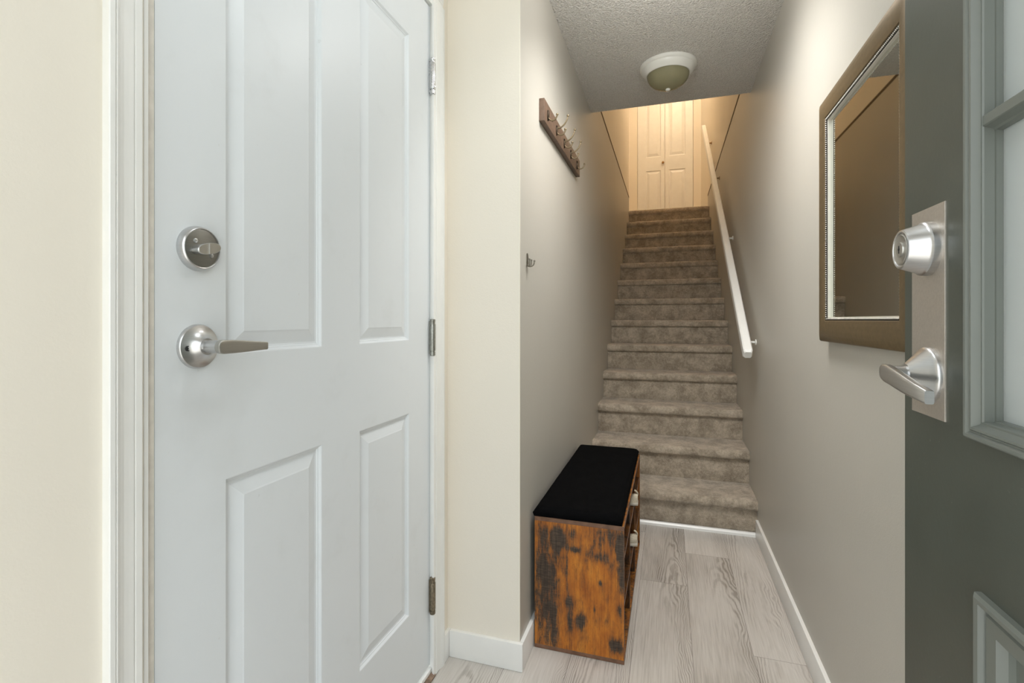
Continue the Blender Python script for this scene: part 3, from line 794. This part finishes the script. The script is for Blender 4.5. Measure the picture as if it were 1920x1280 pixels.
# ---------------------------------------------------------------- ceiling light
def ceiling_light(CL, label):
    cl = thing('ceiling_light', CL, label, 'ceiling light')
    obj('base_ring', lathe(BM(), [(0.085, 0.0), (0.1335, 0.0), (0.1335, -0.008), (0.1310, -0.013), (0.1240, -0.017), (0.1215, -0.026), (0.1150, -0.034), (0.1085, -0.044), (0.1040, -0.047), (0.1000, -0.046), (0.0990, -0.040), (0.085, -0.010)], CL, (0, 0, 1), 72), M['fixture_white'], cl, smooth=35)
    prof = [(0.1000 * math.cos(t), -0.043 - 0.068 * math.sin(t)) for t in [i * PI / 2 / 14 for i in range(14)]] + [(0.004, -0.111)]
    inner = [(max(r - 0.003, 0.004), h + 0.003) for r, h in reversed(prof)]
    obj('glass_dome', lathe(BM(), prof + inner, CL, (0, 0, 1), 72, cap=False), M['dome'], cl, smooth=60)
    obj('finial', lathe(BM(), [(0.0, -0.1095), (0.0075, -0.1095), (0.0110, -0.1125), (0.0115, -0.116), (0.0080, -0.1195), (0.0, -0.121)], CL, (0, 0, 1), 28), M['fixture_white'], cl, smooth=50)
    for sx in (-1, 1):
        bm = BM(); path = []
        for i in range(49):
            a = i / 48 * 2.5 * 2 * PI; path.append((CL.x + sx * (0.030 + 0.030 * i / 48), CL.y + 0.017 * math.cos(a), CL.z - 0.048 + 0.017 * math.sin(a)))
        tube(bm, path, 0.0052, 8)
        obj('bulb', bm, M['bulb'], cl, smooth=60)
ceiling_light(Vector((-0.004, 2.548, HC)), 'round flush ceiling light with smoky glass dome and white ring')

# ---------------------------------------------------------------- coat rack
RV0, RV1, RZ0, RZ1 = 1.722, 2.462, 1.803, 1.884
rk = thing('coat_rack', (UL, (RV0 + RV1) / 2, RZ0), 'dark brown wooden coat rack with five brass hooks on left hall wall', 'coat rack')
bm = BM(); box(bm, UL, UL + 0.020, RV0, RV1, RZ0, RZ1, bev=0.0025)
obj('board', bm, M['rack_wood'], rk, smooth=40)
def rack_hook(v, upper, lean=0.0):
    z = 1.838; f = UL + 0.020
    bm = BM(); secs = []
    for dep, s in ((0.0, 1.0), (0.0028, 1.0), (0.0045, 0.84)):
        secs.append([Vector((f + dep, v + 0.0085 * s * math.cos(2 * PI * k / 24), z + 0.0205 * s * math.sin(2 * PI * k / 24))) for k in range(24)])
    loft(bm, secs)
    o = obj('hook', bm, M['hook_plate'], rk, smooth=40)
    bm = BM(); pa = spline([(f + 0.003, v, z - 0.010), (f + 0.014, v, z - 0.019), (f + 0.027, v, z - 0.017), (f + 0.035, v, z - 0.005), (f + 0.036, v, z + 0.001)], 6)
    tube(bm, pa, 0.0029, 10); bmesh.ops.create_uvsphere(bm, u_segments=12, v_segments=8, radius=0.0047, matrix=Matrix.Translation(pa[-1]))
    obj('prong', bm, M['hook_metal'], o, smooth=60)
    if upper:
        bm = BM(); pa = spline([(f + 0.003, v, z + 0.008), (f + 0.016, v, z + 0.010), (f + 0.031, v, z + 0.020), (f + 0.042, v, z + 0.038), (f + 0.046, v, z + 0.053)], 6)
        tube(bm, pa, [0.0034 - 0.0010 * i / (len(pa) - 1) for i in range(len(pa))], 10); bmesh.ops.create_uvsphere(bm, u_segments=12, v_segments=8, radius=0.0050, matrix=Matrix.Translation(pa[-1]))
        obj('prong', bm, M['hook_metal'], o, smooth=60)
for i, v in enumerate((1.771, 1.920, 2.070, 2.217, 2.377)): rack_hook(v, 0 < i < 4)
bm = BM()
for v, z in ((1.845, 1.846), (2.296, 1.840)):
    bm = BM(); lathe(bm, [(0.0, 0.0), (0.0032, 0.0), (0.0028, 0.0012), (0.0, 0.0016)], (UL + 0.0199, v, z), (1, 0, 0), 16)
    obj('screw', bm, M['keyhole'], rk)

# single hook
hk = thing('coat_hook', (UL, 1.561, 1.264), 'small grey metal coat hook alone on the left hall wall', 'coat hook')
bm = BM(); secs = []
for dep, s in ((0.0, 1.0), (0.0026, 1.0), (0.004, 0.8)):
    secs.append([Vector((UL + dep, 1.561 + 0.0075 * s * math.copysign(abs(math.cos(2 * PI * k / 24)) ** 0.6, math.cos(2 * PI * k / 24)), 1.287 + 0.0215 * s * math.copysign(abs(math.sin(2 * PI * k / 24)) ** 0.8, math.sin(2 * PI * k / 24)))) for k in range(24)])
loft(bm, secs); obj('back_plate', bm, M['hook_grey'], hk, smooth=40)
for dv, out, top in ((0.0, 0.026, 0.017), (-0.010, 0.013, 0.022), (0.010, 0.013, 0.022)):
    bm = BM(); z = 1.2655
    pa = spline([(UL + 0.003, 1.561 + dv * 0.2, z + 0.004), (UL + 0.003 + out * 0.45, 1.561 + dv * 0.6, z), (UL + out * 0.9, 1.561 + dv, z + 0.005), (UL + out, 1.561 + dv * 1.2, z + top)], 6)
    tube(bm, pa, 0.0022, 10); bmesh.ops.create_uvsphere(bm, u_segments=10, v_segments=8, radius=0.0033, matrix=Matrix.Translation(pa[-1]))
    obj('prong', bm, M['hook_grey'], hk, smooth=60)

# ---------------------------------------------------------------- wall mirror
MV0, MV1, MZ0, MZ1 = 1.018, 1.588, 1.032, 1.6905
mr = thing('wall_mirror', (UR, (MV0 + MV1) / 2, MZ0), 'rectangular wall mirror in a wide bronze beaded frame behind the green door', 'mirror')
TM = lambda x, y, z: Vector((UR - y, MV0 + x, z))
RECT = (0.0, MZ0, MV1 - MV0, MZ1)
bm = BM(); fs = nested(bm, TM, RECT, [(0.001, 0.0), (0.0, 0.003), (0.0, 0.020), (0.003, 0.0235), (0.018, 0.0285), (0.030, 0.0300), (0.048, 0.0285), (0.056, 0.0262), (0.057, 0.0240)], fill=False)
orient(bm, fs, (-1, 0, 0)); obj('frame', bm, M['bronze'], mr, smooth=35)
bm = BM(); fs = nested(bm, TM, RECT, [(0.0565, 0.0235), (0.0590, 0.0215), (0.0628, 0.0205)], fill=False)
orient(bm, fs, (-1, 0, 0)); obj('liner', bm, M['black_liner'], mr)
bm = BM(); ins = 0.0608; x0, z0, x1, z1 = RECT[0] + ins, RECT[1] + ins, RECT[2] - ins, RECT[3] - ins
def bead(x, z): bmesh.ops.create_icosphere(bm, subdivisions=1, radius=0.0024, matrix=Matrix.Translation(TM(x, 0.0230, z)))
n1 = int((x1 - x0) / 0.0056); n2 = int((z1 - z0) / 0.0056)
for i in range(n1 + 1):
    for z in (z0, z1): bead(x0 + (x1 - x0) * i / n1, z)
for i in range(1, n2):
    for x in (x0, x1): bead(x, z0 + (z1 - z0) * i / n2)
obj('beading', bm, M['bead_silver'], mr, smooth=60)
bm = BM(); fs = nested(bm, TM, RECT, [(0.0626, 0.0190), (0.0630, 0.0202), (0.0645, 0.0200), (0.0650, 0.0190), (0.0650, 0.0125)], fill=False)
orient(bm, fs, (-1, 0, 0)); obj('inner_lip', bm, M['lip_silver'], mr)['label'] = 'pale silver inner lip'
bm = BM(); fs = nested(bm, TM, RECT, [(0.0640, 0.0132), (0.0660, 0.0135)])
orient(bm, fs, (-1, 0, 0)); obj('mirror_glass', bm, M['mirror'], mr)
bm = BM(); box(bm, UR - 0.010, UR - 0.001, MV0 + 0.03, MV1 - 0.03, MZ0 + 0.03, MZ1 - 0.03)
obj('backing', bm, M['black_liner'], mr)

# ---------------------------------------------------------------- shoe bench
BU0, BU1, BV0, BV1, BH = -0.4270, -0.1345, 1.601, 2.492, 0.437
bn = thing('shoe_bench', ((BU0 + BU1) / 2, (BV0 + BV1) / 2, 0), 'rustic brown wooden shoe bench with black cushion against left wall', 'bench')
tk = 0.015
blobs = [(0.20, 0.44, 0.12, 0.24, 0.70), (0.10, 0.74, 0.12, 0.20, 0.55), (0.24, 0.86, 0.07, 0.12, 0.7), (0.07, 0.30, 0.08, 0.30, 0.5), (0.16, 0.12, 0.14, 0.07, 0.45), (0.29, 0.13, 0.05, 0.08, 0.8), (0.26, 0.19, 0.07, 0.05, 0.6),
         (0.43, 0.10, 0.05, 0.05, 0.6), (0.46, 0.215, 0.06, 0.02, 0.9), (0.80, 0.10, 0.20, 0.09, 0.62), (0.72, 0.25, 0.10, 0.04, 0.75), (0.96, 0.17, 0.06, 0.14, 0.7), (0.975, 0.38, 0.045, 0.12, 1.0), (0.86, 0.30, 0.04, 0.06, 0.5),
         (0.52, 0.745, 0.065, 0.060, 1.15), (0.42, 0.61, 0.06, 0.05, 0.75), (0.40, 0.76, 0.035, 0.12, 0.7), (0.92, 0.875, 0.065, 0.055, 1.2), (0.945, 0.61, 0.03, 0.04, 0.8), (0.375, 0.34, 0.012, 0.20, 0.6), (0.741, 0.435, 0.016, 0.020, 1.3), (0.68, 0.64, 0.01, 0.03, 0.7)]
rust_end = m_rustic('rustic_end_board', blobs, (BU0, BH), (BU1 - BU0, BH))
def panel(x0, x1, y0, y1, z0, z1, mats, edge_axis):
    """board with darker edge banding: edge_axis = the axis across its thickness"""
    bm = BM(); box(bm, x0, x1, y0, y1, z0, z1, bev=0.0006, seg=1)
    bm.normal_update()
    for f in bm.faces:
        a = [abs(c) for c in f.normal]
        f.material_index = 0 if a[edge_axis] > 0.9 else 1
    return bm
e = 0.013
obj('side_panel', panel(BU0, BU1, BV0, BV0 + tk, e, BH - e, rust_end, 1), [rust_end, M['rustic_edge']], bn)
obj('side_panel', panel(BU0, BU1, BV1 - tk, BV1, e, BH - e, M['rustic'], 1), [M['rustic'], M['rustic_edge']], bn)
obj('top_panel', panel(BU0, BU1, BV0, BV1, BH - e, BH, M['rustic'], 2), [M['rustic'], M['rustic_edge']], bn)
obj('bottom_panel', panel(BU0, BU1, BV0, BV1, 0.0005, e, M['rustic'], 2), [M['rustic'], M['rustic_edge']], bn)
SH = (0.171, 0.324)
for z in SH: obj('shelf', panel(BU0 + 0.006, BU1 - 0.002, BV0 + tk, BV1 - tk, z - 0.006, z + 0.006, M['rustic_shaded'], 2), [M['rustic_shaded'], M['rustic_edge']], bn)
obj('back_panel', panel(BU0, BU0 + 0.005, BV0 + tk, BV1 - tk, e, BH - e, M['rustic_shaded'], 0), [M['rustic_shaded'], M['rustic_edge']], bn)
zs = [e, SH[0], SH[1], BH - e]; nd = 3
for r in range(3):
    for k in range(1, nd):
        y = BV0 + tk + (BV1 - BV0 - 2 * tk) * k / nd
        lo = zs[r] + (0.006 if r else 0); hi = zs[r + 1] - (0.006 if r < 2 else 0)
        obj('divider', panel(BU0 + 0.006, BU1 - 0.004, y - 0.006, y + 0.006, lo, hi, M['rustic_shaded'], 1), [M['rustic_shaded'], M['rustic_edge']], bn)
def cushion_bm():
    bm = BM(); nx, ny = 26, 60; x0, x1, y0, y1 = BU0 - 0.006, BU1 - 0.004, BV0 - 0.003, BV1 + 0.001
    def S(i, n, a, b): return a + (b - a) * i / n
    rows = []; r = 0.014; h = 0.030
    for i in range(nx + 1):
        row = []
        for j in range(ny + 1):
            x, y = S(i, nx, x0, x1), S(j, ny, y0, y1)
            d = min(x - x0, x1 - x, y - y0, y1 - y)
            dx = min(x - x0, x1 - x); dy = min(y - y0, y1 - y)
            k = lambda t: math.sqrt(max(0, 1 - (1 - min(t / 0.020, 1)) ** 2))
            z = BH + h * (0.45 + 0.55 * min(k(dx), 1) * min(k(dy), 1)) + 0.004 * min(1, dx / 0.10) * min(1, dy / 0.12)
            z += 0.0012 * mnoise.noise(Vector((x * 14, y * 14, 0.3)))
            row.append(bm.verts.new((x, y, z)))
        rows.append(row)
    for a, b in zip(rows, rows[1:]):
        for j in range(ny): bm.faces.new((a[j], b[j], b[j + 1], a[j + 1]))
    # skirt
    loop = [rows[i][0] for i in range(nx + 1)] + [rows[nx][j] for j in range(1, ny + 1)] + [rows[i][ny] for i in range(nx - 1, -1, -1)] + [rows[0][j] for j in range(ny - 1, 0, -1)]
    cx, cy = (x0 + x1) / 2, (y0 + y1) / 2
    low = [bm.verts.new((v.co.x + (0.0035 if v.co.x < cx else -0.0035) * (abs(v.co.x - cx) > (x1 - x0) / 2 - 1e-4), v.co.y + (0.0035 if v.co.y < cy else -0.0035) * (abs(v.co.y - cy) > (y1 - y0) / 2 - 1e-4), BH + 0.0004)) for v in loop]
    n = len(loop)
    for k in range(n): bm.faces.new((loop[k], loop[(k + 1) % n], low[(k + 1) % n], low[k]))
    bm.faces.new(low)
    bmesh.ops.recalc_face_normals(bm, faces=bm.faces)
    return bm
obj('seat_cushion', cushion_bm(), M['black_fabric'], bn, smooth=60)['label'] = 'black fabric cushion'

# shoes standing in the bench cubbies, heels towards the open side
def shoe(name, y, zf, label):
    s = thing(name, (BU1 - 0.10, y, zf), label, 'shoe', 'shoes in the bench cubbies')
    heel = BU1 + 0.014; Ln = 0.245
    def outline(t):   # half width along the shoe, t = 0 heel .. 1 toe
        return 0.026 * (0.55 + 0.45 * math.sin(min(1, t / 0.18) * PI / 2)) * (1 + 0.28 * math.exp(-((t - 0.68) / 0.20) ** 2)) * (1 if t < 0.85 else math.sqrt(max(0.03, 1 - ((t - 0.85) / 0.155) ** 2)))
    bm = BM(); secs = []
    for i in range(21):
        t = i / 20; w = outline(t); x = heel - t * Ln
        secs.append([Vector((x, y + w * a, zf + b)) for a, b in ((-0.8, 0.0005), (0.8, 0.0005), (1.0, 0.004), (1.0, 0.012), (0.9, 0.016), (-0.9, 0.016), (-1.0, 0.012), (-1.0, 0.004))])
    loft(bm, secs); obj('sole', bm, M['shoe_sole'], s, smooth=50)
    bm = BM(); secs = []
    for i in range(21):
        t = i / 20; w = outline(t) * 0.97; x = heel - 0.001 - t * (Ln - 0.003)
        hgt = 0.016 + 0.018 * (math.exp(-((t - 0.02) / 0.12) ** 2)) + 0.034 * math.exp(-((t - 0.45) / 0.20) ** 2) + 0.010 * math.exp(-((t - 0.85) / 0.15) ** 2)
        top = []
        for k in range(13):
            a = PI * k / 12; top.append(Vector((x, y + w * math.cos(a) * (1 if math.sin(a) < 0.6 else 0.96), zf + 0.013 + hgt * math.sin(a) ** 0.7)))
        secs.append(top)
    loft(bm, secs); obj('upper', bm, M['shoe_fabric'], s, smooth=70)
    bm = BM(); pa = spline([(heel - 0.003, y, zf + 0.038), (heel - 0.002, y - 0.002, zf + 0.048), (heel - 0.006, y - 0.004, zf + 0.056), (heel - 0.014, y - 0.005, zf + 0.061)], 5)
    tube(bm, pa, 0.0035, 8); obj('pull_loop', bm, M['shoe_fabric'], s, smooth=60)
    return s
shoe('shoe', 2.100, SH[1] + 0.0065, 'cream shoe in the upper cubby on the open side of the bench')
shoe('shoe', 2.070, SH[0] + 0.0065, 'cream shoe in the middle cubby on the open side of the bench')

# ---------------------------------------------------------------- light
w = bpy.data.worlds.new('World'); SC.world = w; w.use_nodes = True
nt = w.node_tree; bg = nt.nodes['Background']
n = N(nt)
tc = nt.nodes.new('ShaderNodeTexCoord')
x, y, z = n.sep(tc.outputs['Generated'])
sky = n.ramp(n.math('ADD', n.math('MULTIPLY', z, 0.5), 0.5), [(0.40, (0.45, 0.52, 0.42)), (0.52, (0.74, 0.82, 0.80)), (0.62, (0.92, 0.97, 1.0)), (1.0, (0.88, 0.95, 1.0))])
n.L(sky, bg.inputs[0]); bg.inputs[1].default_value = 2.7

def area(name, loc, rot, sx, sy, power, col, portal=False):
    l = bpy.data.lights.new(name, 'AREA'); l.shape = 'RECTANGLE'; l.size = sx; l.size_y = sy; l.energy = power; l.color = col
    o = bpy.data.objects.new(name, l); COL.objects.link(o); o.location = loc; o.rotation_euler = rot
    if portal: l.cycles.is_portal = True
    return o
area('doorway_portal', ((DJ0 + DJ1) / 2, VF - 0.14, 1.03), (PI / 2, 0, 0), DJ1 - DJ0, 2.06, 1, (1, 1, 1), True)
# warm ceiling lamp upstairs over the landing (out of frame)
l = bpy.data.lights.new('landing_lamp', 'POINT'); l.energy = 12.5; l.color = (1.0, 0.80, 0.58); l.shadow_soft_size = 0.10
o = bpy.data.objects.new('landing_lamp', l); COL.objects.link(o); o.location = (0.16, 6.45, 4.66)
l = bpy.data.lights.new('stairwell_fill', 'POINT'); l.energy = 17; l.color = (1.0, 0.78, 0.53); l.shadow_soft_size = 0.10  # added unseen fill that brightens the upper stairwell walls
o = bpy.data.objects.new('stairwell_fill', l); COL.objects.link(o); o.location = (0.0, 5.6, 4.6)

# added fill light over the foyer, above the frame, with no fixture
l = bpy.data.lights.new('foyer_fill', 'POINT'); l.energy = 5.5; l.color = (0.90, 0.965, 1.0); l.shadow_soft_size = 0.12
o = bpy.data.objects.new('foyer_fill', l); COL.objects.link(o); o.location = (-0.10, 0.80, 2.08)
hl = area('hall_fill', (0.0, 1.56, HC - 0.12), (math.radians(24), 0, 0), 0.40, 0.56, 9.5, (1.0, 0.985, 0.96)); hl.data.spread = math.radians(128)  # added tilted fill to brighten the hall; no fixture hangs here
l = bpy.data.lights.new('hall_ceiling_fill', 'POINT'); l.energy = 4.2; l.color = (1.0, 0.985, 0.96); l.shadow_soft_size = 0.05  # second added fill, lifts the hall ceiling
o = bpy.data.objects.new('hall_ceiling_fill', l); COL.objects.link(o); o.location = (0.0, 1.62, 2.17)
# sun on the porch ground, running along the front wall so that it does not enter
l = bpy.data.lights.new('sun', 'SUN'); l.energy = 10; l.color = (1.0, 0.96, 0.9); l.angle = 0.02
o = bpy.data.objects.new('sun', l); COL.objects.link(o); o.rotation_euler = (math.radians(4), math.radians(-42), 0)

# ---------------------------------------------------------------- camera
cam = bpy.data.cameras.new('camera'); co = bpy.data.objects.new('camera', cam); COL.objects.link(co)
cam.sensor_fit = 'HORIZONTAL'; cam.sensor_width = 36.0; cam.lens = 36.0 * 930 / 1920
cam.shift_x = 0.0; cam.shift_y = -40 / 1920
cam.clip_start = 0.01; cam.clip_end = 60
co.location = (0, 0, 1.09); co.rotation_euler = (PI / 2, 0, math.atan((1254 - 960) / 930))
SC.camera = co

SC.view_settings.view_transform = 'Standard'; SC.view_settings.look = 'None'
SC.view_settings.gamma = 1.0; SC.view_settings.exposure = 0.15
SC.view_settings.use_curve_mapping = False
SC.cycles.max_bounces = 16; SC.cycles.diffuse_bounces = 10; SC.cycles.glossy_bounces = 6; SC.cycles.transmission_bounces = 8
SC.cycles.sample_clamp_indirect = 10
SC.cycles.use_denoising = True
